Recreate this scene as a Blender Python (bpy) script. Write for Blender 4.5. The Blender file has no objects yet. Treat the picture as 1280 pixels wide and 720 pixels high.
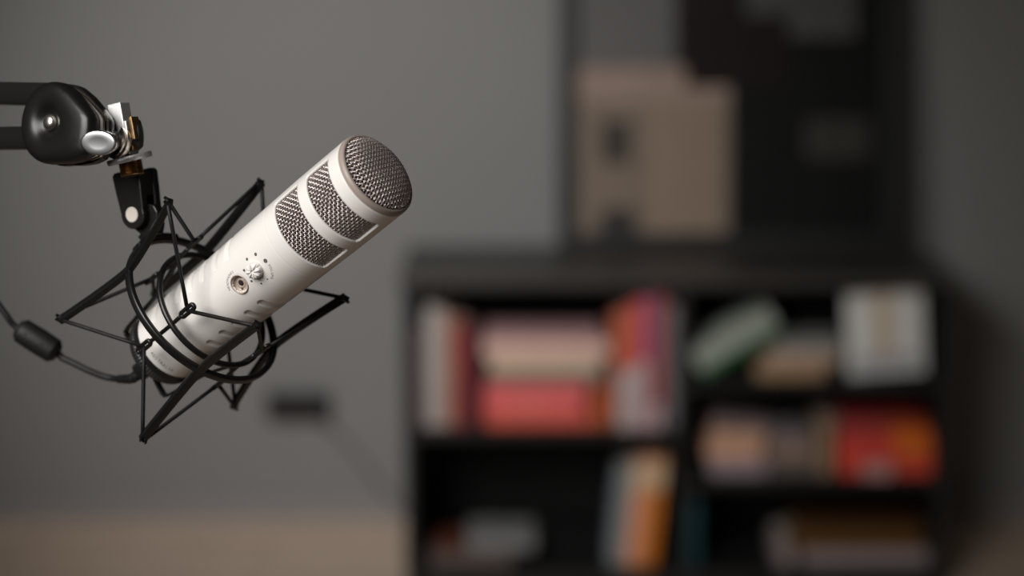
import bpy, bmesh, math, random
from mathutils import Vector, Matrix
random.seed(7)
PI = math.pi
sc = bpy.context.scene
col = sc.collection
F = 2560.0
CAM_H = 1.52
PITCH = math.radians(10.14)

# ---------------------------------------------------------------- camera
cam_data = bpy.data.cameras.new('camera')
cam = bpy.data.objects.new('camera', cam_data)
col.objects.link(cam)
cam.location = (0, 0, CAM_H)
cam.rotation_euler = (PI / 2 - PITCH, 0, 0)
cam_data.sensor_width = 36
cam_data.lens = F / 1280 * 36
cam_data.clip_start = 0.05
cam_data.clip_end = 60
cam_data.dof.use_dof = True
cam_data.dof.focus_distance = 1.312
cam_data.dof.aperture_fstop = 2.65
sc.camera = cam
CM = Matrix.Translation((0, 0, CAM_H)) @ Matrix.Rotation(PI / 2 - PITCH, 4, 'X')
CR = CM.to_3x3()


def cw(x, y, z):
    return CM @ Vector((x, y, z))


def px(x, y, d):                       # a measured point at distance d
    return CM @ Vector(((x - 640) / F * d, -(y - 360) / F * d, -d))


def W(x, y, Y):                        # where a sight line meets the vertical plane y = Y
    r = CR @ Vector(((x - 640) / F, -(y - 360) / F, -1))
    return Vector((0, 0, CAM_H)) + r * (Y / r.y)


# ---------------------------------------------------------------- materials
def lin(c):
    return tuple(((v / 255) / 12.92 if v / 255 <= .04045 else ((v / 255 + .055) / 1.055) ** 2.4) for v in c)


def mat(name, color, rough=.5, metal=0., coat=0., noise=0., nscale=40., bump=0., spec=.5, sheen=0.):
    m = bpy.data.materials.new(name)
    m.use_nodes = True
    nt = m.node_tree
    b = nt.nodes['Principled BSDF']
    b.inputs['Roughness'].default_value = rough
    b.inputs['Metallic'].default_value = metal
    b.inputs['Coat Weight'].default_value = coat
    b.inputs['Coat Roughness'].default_value = .12
    b.inputs['Specular IOR Level'].default_value = spec
    b.inputs['Base Color'].default_value = (*color, 1)
    tc = nt.nodes.new('ShaderNodeTexCoord')
    n = nt.nodes.new('ShaderNodeTexNoise')
    n.inputs['Scale'].default_value = nscale
    n.inputs['Detail'].default_value = 4
    nt.links.new(tc.outputs['Object'], n.inputs['Vector'])
    if noise:
        mx = nt.nodes.new('ShaderNodeMix')
        mx.data_type = 'RGBA'
        mx.inputs['A'].default_value = (*[c * (1 - noise) for c in color], 1)
        mx.inputs['B'].default_value = (*[min(1, c * (1 + noise)) for c in color], 1)
        nt.links.new(n.outputs['Fac'], mx.inputs['Factor'])
        nt.links.new(mx.outputs['Result'], b.inputs['Base Color'])
    if bump:
        bp = nt.nodes.new('ShaderNodeBump')
        bp.inputs['Strength'].default_value = bump
        bp.inputs['Distance'].default_value = .0004
        nt.links.new(n.outputs['Fac'], bp.inputs['Height'])
        nt.links.new(bp.outputs['Normal'], b.inputs['Normal'])
    return m


M_WHITE = mat('white_plastic', (.80, .765, .73), .27, coat=.25, noise=.015, nscale=30)
M_GREY_MARK = mat('grey_print', (.11, .10, .09), .5, noise=.03)
M_TAUPE = mat('taupe_rubber', (.33, .27, .235), .42, noise=.04)
M_BEIGE_IN = mat('beige_socket', (.42, .33, .27), .35, coat=.2, noise=.05)
M_WIRE = mat('steel_wire', (.70, .61, .58), .30, .8, noise=.06, nscale=900)
M_FOAM = mat('dark_foam', (.016, .008, .012), .95, noise=.2, nscale=600)
M_BLACK = mat('black_plastic', (.008, .0075, .007), .34, spec=.42, noise=.12, nscale=200, bump=.12)
M_BLACK_SATIN = mat('black_satin_metal', (.007, .0068, .0065), .34, spec=.42, noise=.12, nscale=120, bump=.1)
M_RUBBER = mat('black_rubber', (.007, .0065, .0065), .55, spec=.4, noise=.1, nscale=300)
M_CORD = mat('black_elastic', (.006, .0058, .0056), .55, spec=.3, noise=.2, nscale=900, bump=.4)
M_DGREY = mat('dark_grey_metal', (.055, .052, .05), .38, .6, noise=.08)
M_CHROME = mat('chrome', (.74, .74, .74), .30, 1., noise=.02)
M_BRUSH = mat('brushed_aluminium', (.74, .74, .73), .42, .7, noise=.12, nscale=500, bump=.2)
M_NICKEL = mat('warm_nickel', (.72, .66, .59), .28, 1., noise=.03)
M_BRASS = mat('brass', (.34, .22, .11), .32, 1., noise=.15, nscale=300)
M_PIN = mat('pale_plastic_pin', (.66, .59, .53), .45, noise=.03)
M_SHELF = mat('black_shelf', (.016, .0155, .0155), .42, noise=.2, nscale=8, bump=.1)
M_SHELFB = mat('black_back_panel', (.008, .008, .008), .7, noise=.2, nscale=8)
M_PAGES = mat('book_pages', (.55, .49, .42), .8, noise=.08, nscale=300)


# ---------------------------------------------------------------- mesh helpers
def place(o, root=None):
    col.objects.link(o)
    if root is not None:
        o.parent = root
    return o


def obj(name, bm, material, root=None, smooth=False, origin=None):
    """one mesh object; vertices were given in world space"""
    if origin is not None and root is None:
        org = Vector(origin)
    elif root is not None:
        org = world_of(root)
    else:
        org = Vector((0, 0, 0))
    for v in bm.verts:
        v.co -= org
    me = bpy.data.meshes.new(name)
    bmesh.ops.recalc_face_normals(bm, faces=bm.faces)
    bm.to_mesh(me)
    bm.free()
    ms = material if isinstance(material, (list, tuple)) else [material]
    for m in ms:
        me.materials.append(m)
    if smooth:
        for p in me.polygons:
            p.use_smooth = True
    o = bpy.data.objects.new(name, me)
    if root is None:
        o.location = org
    return place(o, root)


def world_of(o):
    v = Vector((0, 0, 0))
    while o is not None:
        v = v + o.location
        o = o.parent
    return v


def thing(name, label, cat, loc, group=None):
    o = bpy.data.objects.new(name, None)
    o.empty_display_size = .02
    col.objects.link(o)
    o.location = loc
    o['label'] = label
    o['category'] = cat
    if group:
        o['group'] = group
    return o


def tag(o, label, cat, group=None):
    o['label'] = label
    o['category'] = cat
    if group:
        o['group'] = group
    return o


def angle_smooth(o, deg=35):
    bm = bmesh.new()
    bm.from_mesh(o.data)
    for f in bm.faces:
        f.smooth = True
    lim = math.radians(deg)
    for e in bm.edges:
        if len(e.link_faces) == 2 and e.calc_face_angle(0) > lim:
            e.smooth = False
    bm.to_mesh(o.data)
    bm.free()
    return o


def bevel(o, w=.001, seg=2):
    m = o.modifiers.new('bevel', 'BEVEL')
    m.width = w
    m.segments = seg
    m.limit_method = 'ANGLE'
    return o


def add_box(bm, c, s, R=None, midx=0):
    """box, centre c, size s, axes in columns of R"""
    R = R or Matrix.Identity(3)
    vs = []
    for i in (-.5, .5):
        for j in (-.5, .5):
            for k in (-.5, .5):
                vs.append(bm.verts.new(Vector(c) + R @ Vector((i * s[0], j * s[1], k * s[2]))))
    for q in ((0, 1, 3, 2), (4, 6, 7, 5), (0, 4, 5, 1), (2, 3, 7, 6), (0, 2, 6, 4), (1, 5, 7, 3)):
        f = bm.faces.new([vs[i] for i in q])
        f.material_index = midx
    return vs


def add_span(bm, x0, x1, y0, y1, z0, z1):
    add_box(bm, ((x0 + x1) / 2, (y0 + y1) / 2, (z0 + z1) / 2), (x1 - x0, y1 - y0, z1 - z0))


def smoothpath(pts, sub=6, closed=False):
    n = len(pts)
    out = []
    rng = n if closed else n - 1
    for i in range(rng):
        if closed:
            p0, p1, p2, p3 = pts[(i - 1) % n], pts[i], pts[(i + 1) % n], pts[(i + 2) % n]
        else:
            p1, p2 = pts[i], pts[i + 1]
            p0 = pts[i - 1] if i else p1 * 2 - p2
            p3 = pts[i + 2] if i + 2 < n else p2 * 2 - p1
        for k in range(sub):
            t = k / sub
            out.append(.5 * ((2 * p1) + (p2 - p0) * t + (2 * p0 - 5 * p1 + 4 * p2 - p3) * t * t + (3 * p1 - p0 - 3 * p2 + p3) * t ** 3))
    if not closed:
        out.append(pts[-1].copy())
    return out


def add_sweep(bm, pts, prof, up=None, closed=False, scale=None, upf=None):
    """sweep a profile [(a,b)...] along pts; a is along 'side', b along 'up'"""
    n = len(pts)
    rings = []
    prev = None
    for i, p in enumerate(pts):
        if closed:
            t = pts[(i + 1) % n] - pts[(i - 1) % n]
        else:
            t = pts[min(i + 1, n - 1)] - pts[max(i - 1, 0)]
        if t.length < 1e-12:
            t = Vector((0, 0, 1))
        t.normalize()
        if upf:
            u = upf(i, p)
        elif up is not None:
            u = Vector(up)
        elif prev is not None:
            u = prev
        else:
            u = Vector((0, 0, 1)) if abs(t.z) < .9 else Vector((1, 0, 0))
        u = (u - u.dot(t) * t).normalized()
        prev = u
        s = t.cross(u)
        k = scale[i] if scale else 1
        rings.append([bm.verts.new(p + s * a * k + u * b * k) for a, b in prof])
    m = len(prof)
    for i in range(n if closed else n - 1):
        A, B = rings[i], rings[(i + 1) % n]
        for j in range(m):
            bm.faces.new((A[j], A[(j + 1) % m], B[(j + 1) % m], B[j]))
    if not closed:
        bm.faces.new(rings[0][::-1])
        bm.faces.new(rings[-1])


def circ(r, n=10):
    return [(r * math.cos(2 * PI * i / n), r * math.sin(2 * PI * i / n)) for i in range(n)]


def rrect(w, h, r, k=3):
    out = []
    for cx, cy, a0 in ((w / 2 - r, h / 2 - r, 0), (-w / 2 + r, h / 2 - r, 90), (-w / 2 + r, -h / 2 + r, 180), (w / 2 - r, -h / 2 + r, 270)):
        for i in range(k + 1):
            a = math.radians(a0 + 90 * i / k)
            out.append((cx + r * math.cos(a), cy + r * math.sin(a)))
    return out


def basis(ax, ref=None):
    ax = Vector(ax).normalized()
    ref = Vector(ref) if ref is not None else (Vector((0, 0, 1)) if abs(ax.z) < .9 else Vector((1, 0, 0)))
    u = (ref - ref.dot(ax) * ax).normalized()
    return ax, u, ax.cross(u)


def add_lathe(bm, c, ax, prof, n=48, ref=None, sx=1., sy=1., mod=None):
    """prof: (height along ax, radius); closed ends when r = 0"""
    c = Vector(c)
    a, u, v = basis(ax, ref)
    rings = []
    for h, r in prof:
        if r < 1e-9:
            rings.append([bm.verts.new(c + a * h)])
        else:
            ring = []
            for i in range(n):
                t = 2 * PI * i / n
                rr = r * (mod(h, t) if mod else 1)
                ring.append(bm.verts.new(c + a * h + u * rr * sx * math.cos(t) + v * rr * sy * math.sin(t)))
            rings.append(ring)
    for A, B in zip(rings, rings[1:]):
        if len(A) == 1 and len(B) == 1:
            continue
        for i in range(n):
            j = (i + 1) % n
            if len(A) == 1:
                bm.faces.new((A[0], B[i], B[j]))
            elif len(B) == 1:
                bm.faces.new((A[i], A[j], B[0]))
            else:
                bm.faces.new((A[i], A[j], B[j], B[i]))


def add_prism(bm, pts2, o, ex, ey, ez, t0, t1):
    """extrude outline (x,y) in frame ex,ey between ez*t0 and ez*t1"""
    A = [bm.verts.new(o + ex * x + ey * y + ez * t0) for x, y in pts2]
    B = [bm.verts.new(o + ex * x + ey * y + ez * t1) for x, y in pts2]
    n = len(pts2)
    bm.faces.new(A[::-1])
    bm.faces.new(B)
    for i in range(n):
        j = (i + 1) % n
        bm.faces.new((A[i], A[j], B[j], B[i]))


# ================================================================ MICROPHONE
def V(x, y, z):
    return CR @ Vector((x, y, z))


MB0 = cw(-0.23357766, -0.03820195, -1.3971)
AX = V(0.68021219, 0.49795716, 0.53791267)
N0 = V(-0.37268249, -0.39697501, 0.83876016)
S0 = AX.cross(N0)
ROLL = math.radians(-3.5)
MN = N0 * math.cos(ROLL) + S0 * math.sin(ROLL)
MS = AX.cross(MN)


def Rr(u):
    if u < .17:
        return .0262 + .003 * max(u, 0) / .17
    return .0292


def mp(u, t, R):
    """point in microphone frame; t = angle from the front meridian"""
    return MB0 + AX * u + (MN * math.cos(t) + MS * math.sin(t)) * R


mic = thing('microphone', 'white studio microphone with wire mesh head, held tilted upward in the black shock mount', 'microphone', MB0)

WIN = [(.1525, .1763), (.1850, .2068)]
WA = math.radians(64)
GROOVES = [.1015 - .0137 * k for k in range(7)]
bm = bmesh.new()
us = []
keys = [0, .0006, .1525, .1763, .1850, .2068, .2160, .2166]
for a, b in zip(keys, keys[1:]):
    n = max(1, round((b - a) / .0006))
    us += [a + (b - a) * i / n for i in range(n)]
us.append(keys[-1])
NT = 360


def surf_disp(u, t):
    tt = (t + PI) % (2 * PI) - PI
    d = 0.0
    side = abs(tt)
    R = Rr(u)
    a0, a1 = math.radians(41), math.radians(139)
    for g in GROOVES:
        # slot runs round the side of the body, curving slightly toward the base as it goes round
        du = (u - g) * 1000
        if abs(du) > 5:
            continue
        ds = 0
        if side < a0:
            ds = (a0 - side) * R * 1000
        elif side > a1:
            ds = (side - a1) * R * 1000
        r = math.hypot(du, ds)
        w = 2.9
        if r < w:
            q = 1 - (r / w)
            q = min(1, q * 1.9)
            d -= .0014 * q * q * (3 - 2 * q)
    # parting seam
    if abs(u - .1415) < .0004:
        d -= .00018
    if u < .0006:
        d -= .0005
    if u > .2163:
        d -= .0004
    # shallow recess rim round the jack
    s = tt * R
    rj = math.hypot(u - .1016, s - .0004)
    if rj < .0074 and side < 1:
        q = max(0, 1 - max(0, (rj - .0062)) / .0012)
        d -= .00035 * q
    return d


grid = []
for u in us:
    row = []
    for i in range(NT):
        t = 2 * PI * i / NT
        row.append(bm.verts.new(mp(u, t, Rr(u) + surf_disp(u, t))))
    grid.append(row)


def in_window(um, tm):
    for w0, w1 in WIN:
        if w0 < um < w1:
            for c in (0, PI):
                d = abs((tm - c + PI) % (2 * PI) - PI)
                if d < WA:
                    # rounded corners
                    ex = min(um - w0, w1 - um)
                    ey = (WA - d) * .029
                    rc = .0022
                    if ex < rc and ey < rc and math.hypot(rc - ex, rc - ey) > rc:
                        return False
                    return True
    return False


for a in range(len(us) - 1):
    um = (us[a] + us[a + 1]) / 2
    for i in range(NT):
        tm = 2 * PI * (i + .5) / NT
        if in_window(um, tm):
            continue
        s = ((tm + PI) % (2 * PI) - PI) * Rr(um)
        if math.hypot(um - .1016, s - .0004) < .0056:
            continue
        j = (i + 1) % NT
        bm.faces.new((grid[a][i], grid[a][j], grid[a + 1][j], grid[a + 1][i]))
# snap the jack opening to a true circle
bmesh.ops.delete(bm, geom=[v for v in bm.verts if not v.link_faces], context='VERTS')
body = obj('body', bm, M_WHITE, mic, smooth=True)
for v in body.data.vertices:
    pass
sol = body.modifiers.new('thickness', 'SOLIDIFY')
sol.thickness = .0022
sol.offset = -1

# inner sleeve behind the mesh
bm = bmesh.new()
add_lathe(bm, MB0, AX, [(.146, 0), (.146, .0245), (.213, .0252), (.217, .0240), (.2205, .0185), (.2225, .010), (.223, 0)], 64)
sl = obj('foam_sleeve', bm, M_FOAM, mic, smooth=True)
sl['label'] = 'dark foam behind the wire mesh'


def wire_bm(bm, pts, nrm, r, n=5):
    add_sweep(bm, pts, circ(r, n), upf=lambda i, p: nrm[i])


PITCHW = .00206
RW = .00034
for w0, w1 in WIN:
    for cc in (0, PI):
        bm = bmesh.new()
        Rm = .0268
        a0, a1 = -WA - .03, WA + .03
        nA = int((a1 - a0) * Rm / PITCHW)
        ua, ub = w0 - .0008, w1 + .0008
        nU = int((ub - ua) / PITCHW)
        pu = (ub - ua) / nU
        pa = (a1 - a0) / nA
        for k in range(nA + 1):            # wires parallel to the axis
            t = cc + a0 + k * pa
            pts, nr = [], []
            for q in range(nU * 4 + 1):
                x = q / 4
                r = Rm + .00042 * math.cos(PI * (x + k))
                pts.append(mp(ua + x * pu, t, r))
                nr.append(MN * math.cos(t) + MS * math.sin(t))
            wire_bm(bm, pts, nr, RW)
        for k in range(nU + 1):            # wires round the barrel
            pts, nr = [], []
            for q in range(nA * 4 + 1):
                x = q / 4
                t = cc + a0 + x * pa
                r = Rm - .00042 * math.cos(PI * (x + k))
                pts.append(mp(ua + k * pu, t, r))
                nr.append(AX)
            wire_bm(bm, pts, nr, RW)
        g = obj('side_grille', bm, M_WIRE, mic, smooth=True)
        g['label'] = 'woven steel wire mesh'

# end ring
bm = bmesh.new()
add_lathe(bm, MB0, AX, [(.2160, .0246), (.2160, .0286), (.2168, .0290), (.2182, .0291), (.2196, .0288), (.2206, .0281), (.2209, .0272), (.2205, .0264), (.2190, .0260), (.2160, .0246)], 96)
er = obj('end_ring', bm, M_TAUPE, mic, smooth=True)
er['label'] = 'taupe ring round the end mesh'


# domed end grille
def dome(x, y):
    r = min(1, math.hypot(x, y) / .0263)
    return .2196 + .0078 * (1 - r ** 3.0) ** .62


def dome_pt(x, y, off):
    e = 1e-5
    h = dome(x, y)
    hx = (dome(x + e, y) - h) / e
    hy = (dome(x, y + e) - h) / e
    nl = Vector((-hx, -hy, 1))
    if nl.length > 4:
        nl = Vector((-hx, -hy, 1))
    nl.normalize()
    p = Vector((x, y, h)) + nl * off
    return p, nl


aw = math.radians(33)
E1 = MS * math.cos(aw) - MN * math.sin(aw)
E2 = AX.cross(E1)
bm = bmesh.new()
K = 13
for axis in (0, 1):
    for k in range(-K, K + 1):
        c = k * PITCHW
        half = math.sqrt(max(0, .0261 ** 2 - c * c))
        if half < .002:
            continue
        nq = int(half / PITCHW * 6)
        pts, nr = [], []
        for q in range(-nq, nq + 1):
            s = q * PITCHW / 6
            sg = 1 if axis == 0 else -1
            off = sg * .00042 * math.cos(PI * (s / PITCHW + k))
            x, y = (s, c) if axis == 0 else (c, s)
            p, nl = dome_pt(x, y, off)
            pts.append(MB0 + E1 * p.x + E2 * p.y + AX * p.z)
            nr.append(E1 * nl.x + E2 * nl.y + AX * nl.z)
        wire_bm(bm, pts, nr, RW)
g = obj('end_grille', bm, M_WIRE, mic, smooth=True)
g['label'] = 'domed woven steel wire mesh'


# volume knob
def front(u, s, h=0.):
    t = s / Rr(u)
    return mp(u, t, Rr(u) + h), (MN * math.cos(t) + MS * math.sin(t))


kc, kn = front(.1196, -.0003)
bm = bmesh.new()
add_lathe(bm, kc, kn, [(-.001, .0058), (.0006, .0058), (.0026, .0055), (.0036, .0050), (.0042, .0036), (.0040, .0018), (.0036, 0)], 96, AX,
          mod=lambda h, t: 1 - (.13 * max(0, math.cos(8 * t)) ** 2 if h > .0008 else 0))
kb = obj('volume_knob', bm, M_WHITE, mic, smooth=True)
bm = bmesh.new()
for i in range(8):
    t = 2 * PI * (i + .5) / 8
    d = AX * math.cos(t) + kn.cross(AX) * math.sin(t)
    pp = [kc + d * a + kn * b for a, b in ((.0010, .0040), (.0026, .0045), (.0042, .0042), (.0052, .0030))]
    add_sweep(bm, smoothpath(pp, 4), circ(.00055, 8))
obj('fluting', bm, M_WHITE, kb, smooth=True)

# headphone socket
jc, jn = front(.1016, .0004)
bm = bmesh.new()
add_lathe(bm, jc, jn, [(.0001, .0066), (.0003, .0063), (.0001, .0059), (-.0010, .0057), (-.0026, .0053), (-.0030, .0046), (-.0031, .0034), (-.0026, .0031), (-.0023, .0027), (-.0023, .0021), (-.0034, .0019), (-.0034, 0)], 64, AX)
jk = obj('headphone_socket', bm, M_BEIGE_IN, mic, smooth=True)
jk['label'] = 'recessed beige headphone socket'
bm = bmesh.new()
add_lathe(bm, jc - jn * .0026, jn, [(-.0005, 0), (-.0002, .0020), (0, .0020), (0, 0)], 32, AX)
jd = (MS * .86 - AX * .66).normalized()
for sgn in (-1, 1):
    add_lathe(bm, jc - jn * .0031 + jd * .0042 * sgn, jn, [(0, 0), (0, .0006), (.0004, .0006), (.0005, 0)], 16, AX)
obj('contact_hole', bm, M_FOAM, jk, smooth=True)

# printed dots of growing size
bm = bmesh.new()
for u, s, r in ((.1305, -.0006, .00140), (.1266, -.0079, .00112), (.1183, -.0091, .00098), (.1117, -.0046, .00090), (.1112, .0038, .00080), (.1154, .0090, .00066), (.1215, .0093, .00050)):
    r *= 1.0
    if (u, s) == (.1305, -.0006):
        r = .00145
    p, n_ = front(u, s, .00006)
    a, e, f = basis(n_, AX)
    vs = [bm.verts.new(p + e * r * math.cos(q * PI / 12) + f * r * math.sin(q * PI / 12) + n_ * .00004) for q in range(24)]
    ws = [bm.verts.new(v.co - n_ * .0003) for v in vs]
    bm.faces.new(vs)
    for q in range(24):
        bm.faces.new((vs[q], vs[(q + 1) % 24], ws[(q + 1) % 24], ws[q]))
dots = obj('volume_dots', bm, M_GREY_MARK, mic)
dots['label'] = 'grey dots of growing size round the knob'


def glyph_polys(ch, size):
    cu = bpy.data.curves.new('t', 'FONT')
    cu.body = ch
    cu.size = size
    cu.align_x = 'CENTER'
    cu.resolution_u = 3
    o = bpy.data.objects.new('t', cu)
    col.objects.link(o)
    bpy.context.view_layer.update()
    dg = bpy.context.evaluated_depsgraph_get()
    me = bpy.data.meshes.new_from_object(o.evaluated_get(dg))
    vs = [v.co.copy() for v in me.vertices]
    fs = [list(p.vertices) for p in me.polygons]
    bpy.data.objects.remove(o)
    bpy.data.curves.remove(cu)
    bpy.data.meshes.remove(me)
    return vs, fs


def add_text(bm, text, size, where):
    """where(i, x, y) -> (u, s) on the body"""
    for i, ch in enumerate(text):
        if ch == ' ':
            continue
        vs, fs = glyph_polys(ch, size)
        nv = []
        for v in vs:
            u, s = where(i, v.x, v.y)
            p, n_ = front(u, s, .00008)
            nv.append(bm.verts.new(p))
        for f in fs:
            try:
                bm.faces.new([nv[k] for k in f])
            except ValueError:
                pass


def arc(cu, cs, r, a0, a1, n):
    def w(i, x, y):
        a = math.radians(a0 + (a1 - a0) * i / (n - 1))
        # out: direction (cos, sin) in (u, s); x runs toward growing angle
        return (cu + math.cos(a) * (r + y) - math.sin(a) * x, cs + math.sin(a) * (r + y) + math.cos(a) * x)
    return w


bm = bmesh.new()
add_text(bm, 'HEADPHONES', .0024, arc(.1016, .0004, .0083, -170, -84, 10))
obj('headphones_lettering', bm, M_GREY_MARK, mic)['label'] = 'small grey printed word beside the socket'
bm = bmesh.new()
add_text(bm, 'VOLUME', .0025, arc(.1196, 0, .0108, 16, 66, 6))
obj('volume_lettering', bm, M_GREY_MARK, mic)['label'] = 'small grey printed word beside the knob'
bm = bmesh.new()
add_text(bm, 'AUSTRALIA', .0038, lambda i, x, y: (.0046 + y, -.0010 + i * .00225 + x * .72))
obj('maker_lettering', bm, M_GREY_MARK, mic)['label'] = 'grey printed word near the base'

# base
bm = bmesh.new()
add_lathe(bm, MB0, AX, [(.0006, 0), (.0006, .0250), (-.0004, .0253), (-.0062, .0250), (-.0066, .0243), (-.0066, 0)], 72)
obj('rubber_band', bm, M_RUBBER, mic, smooth=False)
bm = bmesh.new()
add_lathe(bm, MB0, AX, [(-.0060, 0), (-.0060, .0250), (-.0070, .0256), (-.0105, .0256), (-.0120, .0240), (-.0145, .0225), (-.0145, 0)], 288,
          mod=lambda h, t: 1 + (.012 * math.sin(72 * t) if -.0125 < h < -.0069 else 0))
lr = obj('lock_ring', bm, M_DGREY, mic)
lr['label'] = 'knurled dark grey ring'
angle_smooth(lr, 30)
bm = bmesh.new()
add_lathe(bm, MB0, AX, [(-.0140, 0), (-.0140, .0062), (-.0260, .0062), (-.0260, 0)], 32)
obj('threaded_boss', bm, M_DGREY, mic)

# ================================================================ SHOCK MOUNT
OC = cw(-0.20742404, -0.01387458, -1.37442881)
OA = V(0.64736551, 0.59368564, 0.47796993)
ON = V(-0.75846684, 0.43997327, 0.48078226)
OS = V(0.07513953, -0.6737662, 0.73511439)
OH = .06484
OR = .07013
ORM = .0583


def op(a, t, R):
    return OC + OA * a + (ON * math.cos(t) + OS * math.sin(t)) * R


PHI = -.2189


def cp(u, t, R):                       # cradle frame is coaxial with the microphone
    return MB0 + AX * u + (N0 * math.cos(t) + S0 * math.sin(t)) * R


mount_pt = op(0, -PI / 4, ORM)
shock = thing('shock_mount', 'black spider shock mount of rings, bent arms and elastic cord round the white microphone', 'shock mount', mount_pt)

bm = bmesh.new()
n = 96
ring = [op(0, 2 * PI * i / n, ORM) for i in range(n)]
add_sweep(bm, ring, rrect(.0040, .0056, .0014), closed=True, upf=lambda i, p: OA)
o_ring = obj('outer_ring', bm, M_BLACK, shock, smooth=True)

for k in range(4):
    t = k * PI / 2
    rad = ON * math.cos(t) + OS * math.sin(t)
    pts = []
    for i in range(33):
        s = -1 + 2 * i / 32
        r = ORM + (OR - ORM) * abs(s) ** 1.25 if abs(s) > .12 else ORM + (OR - ORM) * (.12 ** 1.25) * (.4 + .6 * (s / .12) ** 2)
        pts.append(OC + OA * (s * OH) + rad * r)
    bm = bmesh.new()
    add_sweep(bm, pts, rrect(.0058, .0042, .0006, 2), upf=lambda i, p: rad)
    # two small prongs at each end keep the cord in its notch
    tang = rad.cross(OA)
    for e in (-1, 1):
        for d in (-1, 1):
            c = OC + OA * (e * OH) + rad * (OR + .0020) + tang * (d * .0020) - OA * (e * .0009)
            add_box(bm, c, (.0010, .0018, .0040), Matrix((tang, OA, rad)).transposed())
    a = obj('arm', bm, M_BLACK, shock)
    angle_smooth(a, 40)

# cradle
bm = bmesh.new()
CRR = .0424
CU = .0421
CH = .0241
ring = [cp(.0480, 2 * PI * i / n, CRR) for i in range(n)]
add_sweep(bm, ring, circ(.0021, 12), closed=True)
cr = obj('cradle_ring', bm, M_BLACK, shock, smooth=True)
for k in range(4):
    t = PHI + k * PI / 2
    rad = N0 * math.cos(t) + S0 * math.sin(t)
    tan = AX.cross(rad)
    bm = bmesh.new()
    pts = [cp(CU - CH + .007, t, CRR), cp(CU, t, CRR - .0012), cp(CU + CH - .007, t, CRR)]
    add_sweep(bm, smoothpath(pts, 6), circ(.0015, 8))
    # long loop at each end
    for e in (-1, 1):
        c = cp(CU + e * CH, t, CRR + .0004)
        lp = []
        for i in range(32):
            q = 2 * PI * (i + .5) / 32
            ca, sa = math.cos(q), math.sin(q)
            lp.append(c + AX * ((.0050 if ca > 0 else -.0050) + .0016 * ca) + tan * (.0016 * sa))
        add_sweep(bm, lp, rrect(.0028, .0028, .0010, 2), closed=True, upf=lambda i, p: rad)
    obj('cradle_bar', bm, M_BLACK, shock, smooth=True)

# bracket under the base
bm = bmesh.new()
for k in (1, 3):
    t = PHI + k * PI / 2
    pts = [cp(-.0265, t, .006), cp(-.0285, t, .0225), cp(-.0262, t, .0268), cp(-.012, t, .0290), (cp(.012, t, .0318)), cp(.032, t, .0370), cp(.0475, t, .0418)]
    add_sweep(bm, smoothpath(pts, 5), rrect(.0046, .0022, .0007, 2), upf=lambda i, p, t=t: (AX * .5 + N0 * math.cos(t) + S0 * math.sin(t)))
add_lathe(bm, MB0, AX, [(-.0290, 0), (-.0290, .0072), (-.0262, .0075), (-.0262, 0)], 40)
br = obj('base_bracket', bm, M_BLACK, shock)
angle_smooth(br, 40)

# elastic cords, one loop zigzagging at each end
for e in (-1, 1):
    bm = bmesh.new()
    for k in range(4):
        A = op(e * OH, k * PI / 2, OR + .0024)
        for h in (k, (k - 1) % 4):
            t = PHI + h * PI / 2
            H = cp(CU + e * CH, t, CRR + .0004)
            d = (H - A).normalized()
            m = (A + H) / 2
            add_sweep(bm, [A, A * .75 + H * .25, m, A * .25 + H * .75, H], circ(.00138, 8))
    obj('elastic_cord', bm, M_CORD, shock, smooth=True)

# swivel : frame leaning a little, seen slightly from its left
SD = 1.382
down = V(.17, -.985, 0).normalized()
nrm = V(-.50, -.05, .86)
nrm = (nrm - nrm.dot(down) * down).normalized()
wid = down.cross(nrm).normalized()
if (CR.transposed() @ wid).x < 0:
    wid = -wid
ytop = px(168, 213, SD)
pin = px(173, 268, SD)


def yoke_outline(w0, w1, L, rr, taper=.0015):
    # y axis runs down
    pts = [(-w0, .0022), (-w0 + .002, 0), (w0 - .002, 0), (w0, .0022)]
    pts += [(w0 - .0008, L * .45)]
    for i in range(13):
        a = math.radians(-12 + 204 * i / 12)
        pts.append((rr * math.cos(a), L + rr * math.sin(a)))
    pts += [(-w0 + .0008, L * .45)]
    return pts


YL = (pin - ytop).dot(down)
bm = bmesh.new()
ol = yoke_outline(.0118, .0110, YL, .0098)
for t0, t1 in ((.0040, .0100), (-.0100, -.0040)):
    add_prism(bm, ol, ytop, wid, down, nrm, t0, t1)
add_prism(bm, [(-.0112, .001), (.0112, .001), (.0100, .0185), (-.0100, .0185)], ytop, wid, down, nrm, -.0041, .0041)
yk = bevel(obj('swivel_yoke', bm, M_BLACK, shock), .0007, 2)
pin_c = ytop + down * YL
bm = bmesh.new()
add_lathe(bm, pin_c, nrm, [(-.0106, 0), (-.0106, .0052), (.0105, .0052), (.0109, .0047), (.0109, 0)], 40)
pp = obj('hinge_pin', bm, M_PIN, shock)
angle_smooth(pp)
pp['label'] = 'pale round hinge pin'
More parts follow.
